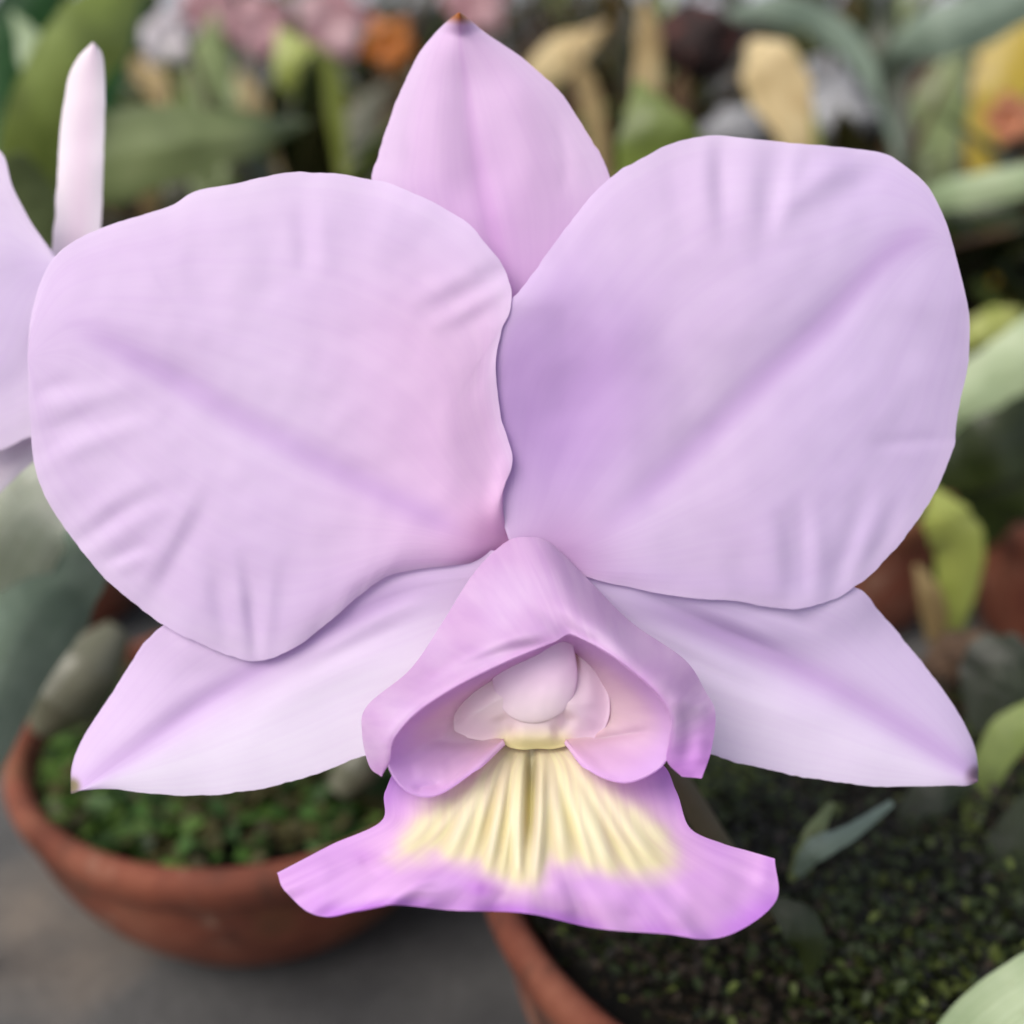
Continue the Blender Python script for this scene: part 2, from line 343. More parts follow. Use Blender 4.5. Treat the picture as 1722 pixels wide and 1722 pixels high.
# dorsal sepal
DA = [(850,620),(760,520),(690,430),(640,360),(627,303),(635,265),(650,220),(672,160),(700,100),(735,55),(757,34),(772,22)]
DM = [(875,640),(850,480),(825,380),(800,260),(785,150),(775,80),(772,22)]
DB = [(900,620),(960,500),(1010,400),(1030,335),(1025,298),(1005,255),(975,205),(940,155),(880,101),(820,60),(793,38),(772,22)]
DF = [([(772,40),(782,120),(798,250),(825,380),(855,500)],18,.4),([(772,60),(790,200),(820,380)],60,.8),([(745,120),(735,220),(760,360)],26,-.3),([(850,110),(880,220),(900,350)],30,-.35),([(700,140),(690,230),(700,320)],18,.2),([(930,190),(950,260),(950,340)],14,.2)]
def zD(px, py, U, V):
    return 9.5+1.5*U-3.2*np.abs(V)**2*(1-U)**.3*0+2.2*np.abs(V)**2.2+3*sm(.93, 1, U)*-1+strokes(px, py, DF)+.2*wob(px, py, 90, 6)
def cD(px, py, U, V):
    c = lerpc(s2l((234, 206, 236)), PALE, .4*sm(.5, 1, np.abs(V)))
    c = lerpc(c, s2l((222, 176, 226)), .5*sm(150, 420, py)*np.exp(-(V/.5)**2)+.3*np.exp(-(V/.09)**2))
    return lerpc(c, s2l((190, 120, 60)), sm(44, 28, py))
petal('sepal', DA, DM, DB, zD, cD, nu=160, nv=110, seed=3)
# lateral sepals
SA = [(880,930),(800,925),(700,934),(640,945),(560,975),(430,1010),(330,1025),(275,1052),(240,1085),(205,1140),(165,1200),(135,1250),(121,1290),(119,1333)]
SM_ = [(900,1000),(820,978),(700,990),(600,1030),(480,1092),(330,1188),(220,1268),(150,1318),(119,1333)]
SB = [(900,1110),(800,1190),(720,1250),(640,1264),(600,1275),(520,1304),(440,1327),(340,1338),(260,1335),(190,1327),(150,1328),(119,1333)]
SF = [([(790,975),(700,990),(600,1032),(480,1095),(360,1170),(220,1268),(130,1326)],20,.7),([(700,985),(480,1090),(250,1245)],70,1.0),
 ([(790,950),(700,936),(620,955),(540,1000)],20,-.6),([(770,965),(690,962),(600,1000),(500,1070)],12,.35),([(740,1000),(640,1040),(520,1110)],14,-.35),([(700,1040),(600,1080),(480,1150)],16,.25),([(660,1090),(540,1140),(400,1220)],26,-.3),([(300,1060),(330,1075),(300,1110)],24,-.3),([(420,1115),(340,1130),(280,1150)],20,.3)]
def zS(px, py, U, V):
    d, t = segdist(px, py, LB[2:15]); k = np.exp(-(d/70)**2)
    z = 6.4-1.4*V*sm(0, .35, U)+1.2*U+1.1*np.abs(V)**2.3-3.4*sm(560, 240, np.hypot(px-880, py-930))*np.clip(-V, 0, 1)-3.0*sm(.5, 0, U)*(V > 0)*V**2
    z = z+(1.5+5.5*(np.hypot(px-860, py-900)/850)**1.6+2.3+.7-z)*k
    return z+strokes(px, py, SF)*(1-.6*k)+.22*wob(px, py, 90, 7)*(1-k)
def cS(px, py, U, V):
    c = lerpc(s2l((238, 218, 244)), s2l((246, 238, 250)), sm(-.1, .6, V))
    d, t = segdist(px, py, SF[0][0]); c = lerpc(c, DEEP, .4*np.exp(-(d/22)**2)*sm(0, .3, t))
    return lerpc(c, s2l((150, 140, 90)), .9*sm(20, 6, np.hypot(px-121, py-1322)))
petal('sepal', SA, SM_, SB, zS, cS, nu=180, nv=120, seed=4)
TA = [(920,930),(1000,945),(1100,960),(1220,975),(1340,975),(1435,987),(1480,1030),(1530,1090),(1570,1140),(1610,1200),(1635,1250),(1642,1285),(1643,1313)]
TM = [(930,1000),(1000,985),(1080,1000),(1200,1050),(1300,1096),(1420,1160),(1540,1232),(1600,1278),(1643,1313)]
TB = [(930,1110),(1000,1170),(1080,1225),(1150,1252),(1195,1267),(1280,1292),(1360,1308),(1440,1319),(1520,1322),(1590,1320),(1625,1320),(1643,1313)]
TF = [([(1030,985),(1120,1015),(1220,1060),(1340,1110)],11,.6),([(1010,1000),(1200,1060),(1420,1165),(1600,1278),(1640,1308)],34,.7),([(1050,985),(1200,1050),(1420,1160)],80,.9),
 ([(1230,1015),(1310,1030),(1390,1055)],16,.8),([(1060,1040),(1150,1080),(1280,1150)],14,-.3),([(1100,1080),(1200,1130),(1330,1190)],16,.25),([(1150,1110),(1260,1170),(1400,1230)],22,-.3),([(1130,1000),(1230,1040),(1330,1085)],10,-.35)]
def zT(px, py, U, V):
    d, t = segdist(px, py, RB[1:10]); k = np.exp(-(d/70)**2); rr = np.hypot(px-890, py-900)
    z = 8.2+2*sm(200, 500, np.hypot(px-880, py-930))-1.5*V*sm(0, .35, U)+1.2*U+1.1*np.abs(V)**2.3-4.0*sm(620, 260, np.hypot(px-880, py-930))*np.clip(-V, 0, 1)-3.0*sm(.5, 0, U)*(V > 0)*V**2
    z = z+(4.4+4.6*(rr/900)**1.6+2.2*sm(150, 500, rr)+.9-z)*k
    return z+strokes(px, py, TF)*(1-.6*k)+.22*wob(px, py, 90, 8)*(1-k)
def cT(px, py, U, V):
    c = lerpc(s2l((232, 216, 242)), s2l((242, 232, 248)), sm(-.1, .6, V))
    d, t = segdist(px, py, TF[1][0]); c = lerpc(c, DEEP, .5*np.exp(-(d/24)**2)*sm(0, .3, t))
    return lerpc(c, s2l((110, 80, 100)), .85*sm(26, 6, np.hypot(px-1641, py-1305)))
petal('sepal', TA, TM, TB, zT, cT, nu=180, nv=120, seed=5)

# lip ---------------------------------------------------------------
def net(rows, nu, nv):
    """tensor Catmull-Rom surface through rows of (px, py, z_mm)"""
    rows = np.asarray(rows, float); n, m, _ = rows.shape
    tv = np.linspace(0, m-1, nv); a = np.stack([cr(r, tv) for r in rows])
    tu = np.linspace(0, n-1, nu)
    out = np.stack([cr(a[:, j], tu) for j in range(nv)], 1)
    U, V = np.meshgrid(np.linspace(0, 1, nu), np.linspace(-1, 1, nv), indexing='ij')
    return out[..., 0], out[..., 1], out[..., 2], U, V
T11 = np.linspace(-1, 1, 11)
def lcr(L, C, Rr, zl, zc, zr, p=1.0):
    out = []
    for t in T11:
        E, ze = (L, zl) if t < 0 else (Rr, zr); s = abs(t)
        out.append((C[0]+(E[0]-C[0])*s, C[1]+(E[1]-C[1])*s**2, zc+(ze-zc)*s**2))
    return out
r0 = lcr((846,1236),(900,1240),(956,1236),-1,0,-1)
r1 = lcr((690,1276),(898,1288),(1100,1276),-3,-3,-3)
r2 = lcr((648,1330),(896,1342),(1137,1330),-5,-7,-5)
r3 = lcr((641,1381),(893,1400),(1160,1392),-8,-11,-8)
r4 = lcr((560,1419),(892,1452),(1214,1418),-9,-15,-9)
r6 = [(466,1468,-11),(481,1500,-13),(540,1541,-15.5),(650,1522,-18),(760,1531,-16.5),(885,1536,-18),(1000,1561,-16.5),(1110,1570,-17.5),(1215,1576,-16),(1303,1518,-13.5),(1303,1444,-10.5)]
r5 = [tuple(.5*a+.5*b for a, b in zip(x, y)) for x, y in zip(r4, r6)]
r5 = [(x, y, z-1.4*(1-abs(t)**2)) for (x, y, z), t in zip(r5, T11)]
px, py, z, U, V = net([r0, r1, r2, r3, r4, r5, r6], 260, 300)
ribs = []
for (x0, qx, qy, ex, ey, wd, am) in [(848,752,1345,655,1448,17,-.55),(852,772,1352,705,1440,9,-.4),(856,790,1362,742,1466,15,-.75),(862,812,1368,780,1474,9,-.5),(868,838,1372,815,1488,10,-.8),(876,858,1378,842,1494,6,-.45),(882,872,1380,872,1500,10,-1.1),
        (911,908,1380,898,1502,11,-1.2),(918,938,1366,952,1470,14,-.7),(926,966,1362,1006,1486,10,-.55),(932,986,1358,1040,1490,16,-.8),(940,1008,1350,1092,1492,10,-.45),(944,1030,1350,1120,1478,15,-.6),(952,1052,1342,1160,1456,18,-.5)]:
    ribs.append(([(x0,1236),(.55*x0+.45*qx,1285),(qx,qy),(ex,ey)], wd, am))
grooves = [([(894,1240),(894,1320),(890,1440)], 8, 1.6)]
tw = [([(640,1300),(660,1340),(680,1400)],20,.6),([(700,1335),(720,1345),(760,1330)],10,-.5),([(600,1455),(640,1440),(660,1432)],9,.4),([(800,1490),(830,1500),(850,1520)],14,.5),([(930,1470),(950,1510),(960,1550)],16,-.5),
      ([(560,1440),(540,1490),(545,1540)],22,-.6),([(640,1450),(620,1500),(625,1530)],20,.5),([(720,1490),(720,1530)],20,-.4),([(1150,1470),(1150,1520),(1140,1570)],24,-.6),([(1080,1490),(1060,1560)],22,.5),([(1240,1430),(1250,1490),(1230,1560)],26,.6),([(1290,1440),(1280,1500)],14,-.4),([(830,1440),(860,1440)],8,0),
      ([(1120,1290),(1130,1350),(1150,1400)],16,.5)]
zz = z+strokes(px, py, ribs)*1.45+strokes(px, py, grooves)+.6*strokes(px, py, tw)+.2*wob(px, py, 70, 9)+ruff(V*.5+.5, U, 9, .6, .5, 7)
YP = [(842,1235),(770,1300),(715,1345),(680,1385),(645,1445),(668,1462),(730,1452),(790,1472),(830,1498),(868,1512),(905,1510),(930,1466),(985,1476),(1060,1492),(1120,1488),(1160,1462),(1130,1395),(1060,1335),(1000,1285),(960,1235)]
sd = polysd(px, py, YP)
c = lerpc(s2l((226, 180, 234)), s2l((234, 192, 236)), sm(-.5, .5, wob(px, py, 110, 21)))
c = lerpc(c, s2l((206, 130, 232)), .75*sm(.9, 1.0, U)*sm(-.4, .4, wob(px, py, 110, 22)+.1))
c = lerpc(c, s2l((190, 132, 220)), .5*sm(.72, 1, np.abs(V))*sm(1420, 1340, py))
c = lerpc(c, s2l((200, 120, 220)), .7*np.exp(-((np.hypot((px-815)/1.5, py-1488))/22)**2)+.5*np.exp(-((np.hypot((px-620)/2, py-1440))/14)**2))
c = lerpc(c, s2l((242, 204, 236)), .6*sm(-60, 0, sd)*sm(1480, 1440, py))
ym = sm(-26, 40, sd+8*wob(px, py, 30, 23)+30*(np.clip(-strokes(px, py, ribs)*1.8, 0, 1)-.35)*sm(1340, 1430, py))
rb = np.clip(-strokes(px, py, ribs)*1.5, 0, 1)
yc = lerpc(s2l((222, 210, 128)), s2l((250, 247, 212)), rb); yc = lerpc(yc, s2l((206, 196, 88)), .8*sm(1390, 1250, py)*(1-.6*rb))
yc = lerpc(yc, s2l((120, 96, 24)), np.exp(-((px-893)/9)**2)*sm(1360, 1250, py))
yc = lerpc(s2l((244, 238, 206)), yc, sm(-12, 120, sd)*.85+.15*rb)
c = lerpc(c, yc, ym)
lip = grid('lip', P(px, py, D0+zz/1000), LIP, flower, c, .00025)

HS = [(641,1306,-11),(621,1288,-8),(609,1235,-5),(617,1187,-3),(690,1125,-2),(745,1045,0),(798,962,2),(850,912,3.5),(886,903,3),(925,913,3.5),(985,970,3),(1060,1045,1),(1150,1108,-2),(1186,1162,-5),(1203,1200,-7.5),(1196,1262,-10),(1180,1309,-11)]
HE = [(641,1306,-11),(655,1280,-13),(662,1243,-14),(698,1200,-14.5),(765,1155,-14),(845,1115,-13.5),(900,1092,-13),(935,1078,-12.6),(957,1066,-12),(982,1076,-12.6),(1020,1096,-13),(1060,1125,-13.4),(1105,1165,-13.6),(1128,1205,-13),(1126,1245,-12.6),(1122,1280,-12),(1146,1306,-11)]
rows = []
for t in (0, .12, .3, .5, .7, .85, 1):
    s = math.sin(t*math.pi/2)
    rows.append([(a[0]+(b[0]-a[0])*t, a[1]+(b[1]-a[1])*t, a[2]+(b[2]-a[2])*s) for a, b in zip(HS, HE)])
px, py, z, U, V = net(rows, 120, 260)
HF = [([(960,1062),(860,1072),(780,1100),(700,1148),(650,1190)],15,-.7),([(940,1080),(850,1096),(770,1130),(700,1175)],11,.6),([(880,1010),(920,1035),(965,1062),(1040,1090)],16,.6),([(860,940),(830,1010),(790,1070)],26,-.5),([(960,1055),(1030,1070),(1090,1120)],16,-.5),
      ([(1140,1190),(1160,1220),(1155,1260),(1150,1300)],16,.5),([(1120,1180),(1150,1180),(1200,1196)],14,-.5),([(1180,1230),(1178,1290)],14,-.3),([(640,1300),(636,1250),(660,1200)],14,-.5),([(618,1250),(640,1230),(650,1180)],9,.4)]
z = z+strokes(px, py, HF)+.22*wob(px, py, 45, 31)
c = lerpc(s2l((222, 190, 224)), s2l((230, 206, 232)), sm(-.3, .5, wob(px, py, 80, 32))*.8)
c = lerpc(c, s2l((222, 156, 234)), .85*sm(.66, .95, V)); c = lerpc(c, s2l((226, 174, 230)), .5*sm(.8, 1, -V)+.35*sm(.85, 1, U))
grid('hood', P(px, py, D0+z/1000), LIP, lip, c, .00025)

E = [(846,1252,-5),(792,1302,-10),(732,1339,-12),(684,1331,-12.6),(652,1288,-13),(661,1243,-13.6),(697,1199,-14),(764,1154,-13.5),(845,1114,-13),(900,1091,-12.5),(957,1065,-11.4),(1020,1095,-12.5),(1060,1124,-13),(1105,1164,-13),(1130,1205,-12.6),(1132,1250,-12),(1110,1292,-12),(1052,1317,-12),(992,1297,-10),(954,1252,-5)]
rows = []
for t in (0, .15, .35, .55, .75, .86, .94, 1):
    row = []
    for i, e in enumerate(E):
        low = 1-min(1, min(i, len(E)-1-i)/5.0); low = low*low*(3-2*low)       # lower lobes bulge to the viewer
        cx = 898+max(-50, min(50, (e[0]-898)*(.15+.85*low))); cy = 1185+58*low; top = math.exp(-((i-9.5)/3.2)**2); cz = -1+2.5*top-1.5*low
        s = t**(2.0+1.6*top-1.15*low)
        row.append((cx+(e[0]-cx)*t, cy+(e[1]-cy)*t, cz+(e[2]-cz)*s-1.0*low*math.sin(math.pi*t)))
    rows.append(row)
px, py, z, U, V = net(rows, 120, 240)
IF = [([(1110,1225),(1040,1238),(960,1252)],9,1.0),([(1120,1250),(1080,1290),(1000,1290)],20,-.5),([(700,1240),(760,1250),(840,1250)],10,.5),([(690,1300),(760,1290)],16,-.4),([(690,1335),(712,1325),(750,1320)],8,.6),([(660,1260),(700,1240),(740,1200)],16,-.4)]
z = z+strokes(px, py, IF)+.2*wob(px, py, 40, 41)
c = lerpc(s2l((244, 222, 228)), s2l((240, 210, 242)), sm(.45, .9, U))
c = lerpc(c, s2l((232, 216, 186)), .6*sm(.5, .1, U)); c = lerpc(c, s2l((236, 204, 246)), .6*sm(1200, 1290, py))
grid('throat_lining', P(px, py, D0+.0006+z/1000), LINING, lip, c, .0003)

# column ---------------------------------------------------------------
def blob(name, rings, mat, parent, colf, n=64):
    """closed body from rings (cx, cy, z_mm, half_width_px, half_depth_mm); each ring lies across a mostly vertical axis"""
    r = curve([(a, b, c_, d, e) for a, b, c_, d, e in rings], 90)
    th = np.linspace(0, 2*np.pi, n, endpoint=False)
    px = r[:, 0:1]+r[:, 3:4]*np.cos(th)[None]; py = np.repeat(r[:, 1:2], n, 1)+0*px
    z = r[:, 2:3]-r[:, 4:5]*np.sin(th)[None]
    z = z+.1*wob(px, py, 30, 51)
    o = grid(name, P(px, py, D0+z/1000), mat, parent, colf(px, py), closed=True); return o
def polar(name, poly, cxy, zf, mat, parent, colf, nr=50, na=160, back=3.0):
    """solid shell over an outline: relief zf(px, py, rho) in front, walls running back from the outline"""
    o = curve(np.vstack([poly, poly[:1]]), na+1)[:-1]
    rho = np.r_[np.linspace(.001, 1, nr), 1, .98]
    px = cxy[0]+(o[None, :, 0]-cxy[0])*rho[:, None]; py = cxy[1]+(o[None, :, 1]-cxy[1])*rho[:, None]
    z = zf(px, py, rho[:, None]+0*px); z[-2] += back*.5; z[-1] += back
    return grid(name, P(px, py, D0+z/1000), mat, parent, colf(px, py), closed=True)
CP = np.array([(955,1058),(985,1085),(1010,1130),(1026,1180),(1020,1220),(1000,1242),(962,1250),(948,1256),(926,1260),(904,1259),(880,1261),(857,1257),(840,1248),(800,1244),(765,1232),(754,1200),(770,1150),(802,1108),(850,1075),(905,1052)], float)
KP = np.array([(942,1048),(959,1068),(967,1100),(971,1135),(966,1166),(950,1194),(925,1210),(895,1216),(865,1209),(845,1192),(832,1162),(826,1120),(836,1080),(880,1052)], float)
CS = [([(838,1200),(848,1222),(870,1236)],14,.6),([(960,1195),(946,1220),(925,1236)],14,.9),([(852,1238),(898,1246),(945,1238)],12,-.5),([(975,1090),(992,1140),(990,1200)],16,-.4),([(800,1130),(785,1180),(800,1220)],18,-.3)]
def zc_(px, py, rho):
    sd = polysd(px, py, CP)
    return -3.0-4.0*sm(0, 84, sd)**.7-.9*np.exp(-(np.hypot((px-898)/1.6, py-1238)/26)**2)+strokes(px, py, CS)+.1*wob(px, py, 26, 51)
def cc_(px, py):
    c = lerpc(s2l((240, 218, 222)), s2l((232, 206, 222)), sm(930, 1010, px))
    c = lerpc(c, s2l((238, 228, 160)), .9*sm(1212, 1256, py)*sm(78, 44, np.abs(px-898)))
    d, t = segdist(px, py, [(958,1064),(968,1095),(976,1140)])
    return lerpc(c, s2l((170, 112, 92)), .7*np.exp(-(d/4)**2)*sm(1, .6, t))
col_main = polar('column', CP, (897, 1165), zc_, COLUMN, flower, cc_)
polar('anther_cap', KP, (900, 1135), lambda x, y, rho: -6.3-2.3*np.clip(1-rho**2.2, 0, 1)**.8*(.75+.25*sm(840, 960, x))+.08*wob(x, y, 22, 52), COLUMN, col_main,
      lambda x, y: lerpc(s2l((238, 206, 230)), s2l((240, 222, 228)), sm(1120, 1210, y)), back=1.8)

# stem ---------------------------------------------------------------
def tube(name, pts, rad, mat, parent=None, n=14, m=60, world=False):
    """tube along points; (px, py, depth) or world xyz"""
    p = np.asarray(pts, float); w_ = p if world else P(p[:, 0], p[:, 1], p[:, 2])
    t = np.linspace(0, len(w_)-1, m); c_ = cr(w_, t); rr = np.interp(t, np.linspace(0, len(w_)-1, len(rad)), rad)
    tg = np.gradient(c_, axis=0); tg /= np.linalg.norm(tg, axis=1)[:, None]
    a = np.cross(tg, [0.3, .2, 1.]); a /= np.linalg.norm(a, axis=1)[:, None]; b = np.cross(tg, a)
    th = np.linspace(0, 2*np.pi, n, endpoint=False)
    co = c_[:, None]+rr[:, None, None]*(a[:, None]*np.cos(th)[None, :, None]+b[:, None]*np.sin(th)[None, :, None])
    co = np.concatenate([c_[:1, None].repeat(n, 1), co, c_[-1:, None].repeat(n, 1)])
    return grid(name, co, mat, parent, closed=True)
tube('ovary', [(905,945,.193),(915,965,.200),(960,1060,.209)], [.002,.0026,.0024], STEM, flower)
tube('stem', [(960,1060,.209),(1060,1200,.218),(1150,1330,.224),(1225,1450,.232),(1290,1530,.247)], [.0022,.0022,.0024,.0027,.003], STEM, flower)

# ------------------------------------------------------------------ pots
def pot(name, X, Y, Rr, H, label, rimh=.012, rimt=.007, fill=.012, group=None, bowl=.66):
    root = empty(name, (X, Y, 0), label, 'pot', group)
    prof = [(0, .001), (Rr*bowl*.9, .001), (Rr*bowl, .004), (Rr*(bowl+.16), H*.3), (Rr*.93, H-rimh-.012), (Rr*.955, H-rimh-.001), (Rr*.99, H-rimh+.001), (Rr, H-rimh+.004), (Rr+.001, H-.004), (Rr-.001, H-.0008), (Rr-rimt*.5, H), (Rr-rimt+.0008, H-.0015), (Rr-rimt, H-.005), (Rr*.9-rimt, H*.45), (0, H*.4)]
    pr = np.asarray(prof); pr = curve(pr, 90) if False else pr
    th = np.linspace(0, 2*np.pi, 96, endpoint=False)
    wv = 1+.004*np.sin(th*2+X*50)+.003*np.sin(th*5+Y*30)
    co = np.stack([X+pr[:, 0:1]*np.cos(th)*wv, Y+pr[:, 0:1]*np.sin(th)*wv, pr[:, 1:2]+0*th], -1)
    o = grid('body', co, TERRA, root, closed=True)
    b = o.modifiers.new('soft', 'SUBSURF'); b.levels = 1; b.render_levels = 1
    rr = np.linspace(0.0001, Rr*.9-rimt*.4, 14); g = np.stack([X+rr[:, None]*np.cos(th), Y+rr[:, None]*np.sin(th)], -1)
    zz_ = H-fill+.005*wob(g[..., 0], g[..., 1], .012, 3)-.0*rr[:, None]
    grid('compost', np.concatenate([g, zz_[..., None]], -1), SOIL, root, closed=True)
    return root
P_L = pot('plant_pot', -.0765, .3055, .068, .055, 'terracotta bowl pot with small green plants below the left sepal', fill=.014)
P_R = pot('plant_pot', .079, .2386, .088, .070, 'large terracotta pot of dark moss under the lower right of the big flower', fill=.012, bowl=.72)

def leafbits(name, X, Y, Rr, z0, n, size, cols, label, cat, dome=.01, seed=1, clump=.02, lift=.5, wide=1., spread=60):
    """mossy ground cover: many small cupped leaflets with stalks, one object"""
    r = np.random.RandomState(seed); vs, fs, cs = [], [], []
    cl = [(X+Rr*math.sqrt(r.rand())*math.cos(a), Y+Rr*math.sqrt(r.rand())*math.sin(a), r.rand()) for a in r.rand(max(6, n//spread))*6.283]
    for i in range(n):
        cx, cy, hh = cl[r.randint(len(cl))]
        x = cx+r.randn()*clump*.5; y = cy+r.randn()*clump*.5; q = math.hypot(x-X, y-Y)
        if q > Rr: continue
        z = z0+dome*(1-(q/Rr)**2)+hh*.008*lift+r.rand()*.005*lift
        s = size*(.5+r.rand()*.9); a = r.rand()*6.283; tilt = r.rand()*.9
        dx, dy = math.cos(a), math.sin(a); nx, ny = -dy, dx
        k = len(vs); hz = s*math.sin(tilt); hl = s*math.cos(tilt)
        for (l_, w_, dz) in ((0, 0, 0), (.35, .42, .1), (.35, -.42, .1), (.5, 0, .0), (.75, .36, .05), (.75, -.36, .05), (1, 0, -.15)):
            vs.append((x+dx*hl*l_+nx*s*w_*wide, y+dy*hl*l_+ny*s*w_*wide, z+hz*l_+dz*s))
        fs += [(k, k+1, k+3), (k, k+3, k+2), (k+1, k+4, k+3), (k+2, k+3, k+5), (k+3, k+4, k+6), (k+3, k+6, k+5)]
        c_ = s2l(cols[int(hh*len(cols)*.999)] if r.rand() < .7 else cols[r.randint(len(cols))])*(.7+.6*r.rand())
        cs += [(*c_, 1)]*7
    me = bpy.data.meshes.new(name); me.from_pydata(vs, [], fs); me.polygons.foreach_set('use_smooth', [True]*len(fs))
    a = me.color_attributes.new('pigment', 'FLOAT_COLOR', 'POINT'); a.data.foreach_set('color', np.array(cs).ravel())
    return tag(link(name, me, None, MOSS), label, cat, kind='stuff')
leafbits('ground_cover', -.0765, .3055, .059, .042, 3800, .0068, [(58,88,36),(74,108,46),(92,122,52),(50,74,32),(74,70,40)], 'bright green ground cover growing in the left terracotta bowl', 'ground cover', seed=3, clump=.026)
leafbits('moss', .079, .2386, .078, .055, 17000, .0028, [(32,38,14),(64,76,26),(92,104,42),(26,24,14),(54,42,26),(48,60,22)], 'dark green moss filling the big pot at lower right', 'moss', dome=.010, seed=4, clump=.022, lift=1.8, wide=.6, spread=260)

# ------------------------------------------------------------------ leaves and plants behind
def leaf(name, pts, wd, mat, parent=None, fold=.25, thick=.0005, n=50, m=13, twist=0., side=1, curl=.0):
    """strap leaf along (px, py, depth); wd = half widths in photo pixels; gutter-shaped across"""
    p = np.asarray(pts, float); t = np.linspace(0, len(p)-1, n); c_ = cr(p, t)
    w_ = np.clip(np.interp(t, np.linspace(0, len(p)-1, len(wd)), wd), .3, None)
    w_ = np.convolve(np.pad(w_, 2, 'edge'), np.ones(5)/5, 'valid'); w_[0] = wd[0]; w_[-1] = wd[-1]
    W = P(c_[:, 0], c_[:, 1], c_[:, 2]); half = w_*K*c_[:, 2]
    tg = np.gradient(W, axis=0); tg /= np.linalg.norm(tg, axis=1)[:, None]
    view = W-CAM; view /= np.linalg.norm(view, axis=1)[:, None]
    b = np.cross(tg, view); b /= np.linalg.norm(b, axis=1)[:, None]; nn = np.cross(b, tg)
    b = b*math.cos(twist)+nn*math.sin(twist); nn = np.cross(b, tg)
    v = np.linspace(-1, 1, m)
    wob_ = np.array([[.06*noise.noise((i*.12, j*.3, p[0, 0])) for j in range(m)] for i in range(n)])
    fold = fold*.6
    half = half*(1+.12*np.array([noise.noise((i*.2, p[0, 1]*.1, 5)) for i in range(n)]))
    co = W[:, None]+half[:, None, None]*(b[:, None]*v[None, :, None]+side*nn[:, None]*(fold*(np.abs(v)**1.5-.4)[None, :]+wob_+curl*v[None]**3)[..., None])
    return grid(name, co, mat, parent, thick=thick, off=0)
def plant(name, base, label, cat='plant', group=None):
    return empty(name, base, label, cat, group)
def bulb(name, pts, rad, mat, parent): return tube(name, pts, rad, mat, parent, n=20)

# neighbouring orchid at the left edge
nb = plant('orchid_flower', P(-60, 560, .215).tolist(), 'pale pink orchid flower cut off by the left edge, behind the big lilac one', 'flower')
def zc(k): return lambda px, py, U, V: k+.7*np.abs(V)**2+.5*wob(px, py, 80, 61)-2*U
def cc(a, b): return lambda px, py, U, V: lerpc(s2l(a), s2l(b), sm(0, 1, np.abs(V)))
petal('petal', [(-80,640),(-120,400),(-60,240),(0,255),(20,310),(50,370),(92,432)], [(-80,700),(-10,560),(40,480),(100,450)], [(-80,760),(0,757),(50,735),(120,720),(150,640),(110,520),(100,450)], zc(26), cc((226,210,236),(240,228,244)), 70, 50, nb)
petal('sepal', [(60,620),(88,420),(100,250),(114,140),(132,98),(158,72)], [(110,620),(130,420),(140,250),(150,130),(158,74)], [(160,620),(168,420),(175,250),(176,150),(172,95),(158,74)], zc(36), cc((246,232,240),(254,248,250)), 70, 40, nb)
petal('sepal', [(-60,760),(0,700),(60,700),(90,740)], [(-80,860),(0,790),(60,740),(90,740)], [(-60,900),(0,830),(40,790),(90,750)], zc(32), cc((228,218,226),(236,230,236)), 60, 40, nb)
tube('stem', [(-80,560,.222),(-90,900,.25),(-80,1300,.29),(-60,1700,.36)], [.002,.0025], STEM, nb)

# leaves at left, beside the neighbouring flower
pl = plant('orchid_plant', P(-40, 1250, .33).tolist(), 'orchid plant at the left edge with a pale leaf above a slate green one', 'plant', None)
leaf('leaf', [(-80,1330,.31),(-40,1050,.285),(10,900,.265),(70,830,.25),(150,760,.245)], [20,80,96,66,4], SILVER, pl, .2)
leaf('leaf', [(-80,1420,.30),(0,1150,.285),(60,1030,.28),(120,950,.275),(230,840,.27)], [20,70,84,66,10], G_GREY, pl, .5)
bulb('pseudobulb', [(70,1230,.345),(110,1170,.345),(150,1120,.345),(200,1060,.35)], [.004,.0115,.0105,.004], BULB, pl)
bulb('pseudobulb', [(570,1330,.33),(600,1290,.33),(630,1240,.33)], [.004,.0062,.004], BULB, pl)

pt = plant('orchid_plant', P(60, 420, .42).tolist(), 'orchid plant at the upper left corner with arching bright green leaves', 'plant')
leaf('leaf', [(60,620,.48),(40,400,.46),(60,250,.44),(110,120,.43),(170,40,.43),(240,-60,.44)], [20,45,60,60,60,10], G_MID, pt, .3)
leaf('leaf', [(70,620,.5),(20,300,.5),(10,150,.5),(60,20,.5),(120,-70,.5)], [20,40,60,60,10], G_DEEP, pt, .3)
leaf('leaf', [(60,620,.46),(110,330,.46),(90,200,.46),(60,90,.46),(20,20,.46)], [14,30,34,30,2], G_PALE, pt, .3)
leaf('leaf', [(80,700,.52),(130,300,.54),(160,120,.56),(210,30,.58),(260,10,.6)], [18,36,50,40,4], G_DEEP, pt, .3)
leaf('leaf', [(60,640,.42),(50,420,.4),(40,330,.39),(20,260,.38)], [20,50,55,20], G_OLIVE, pt, .25)

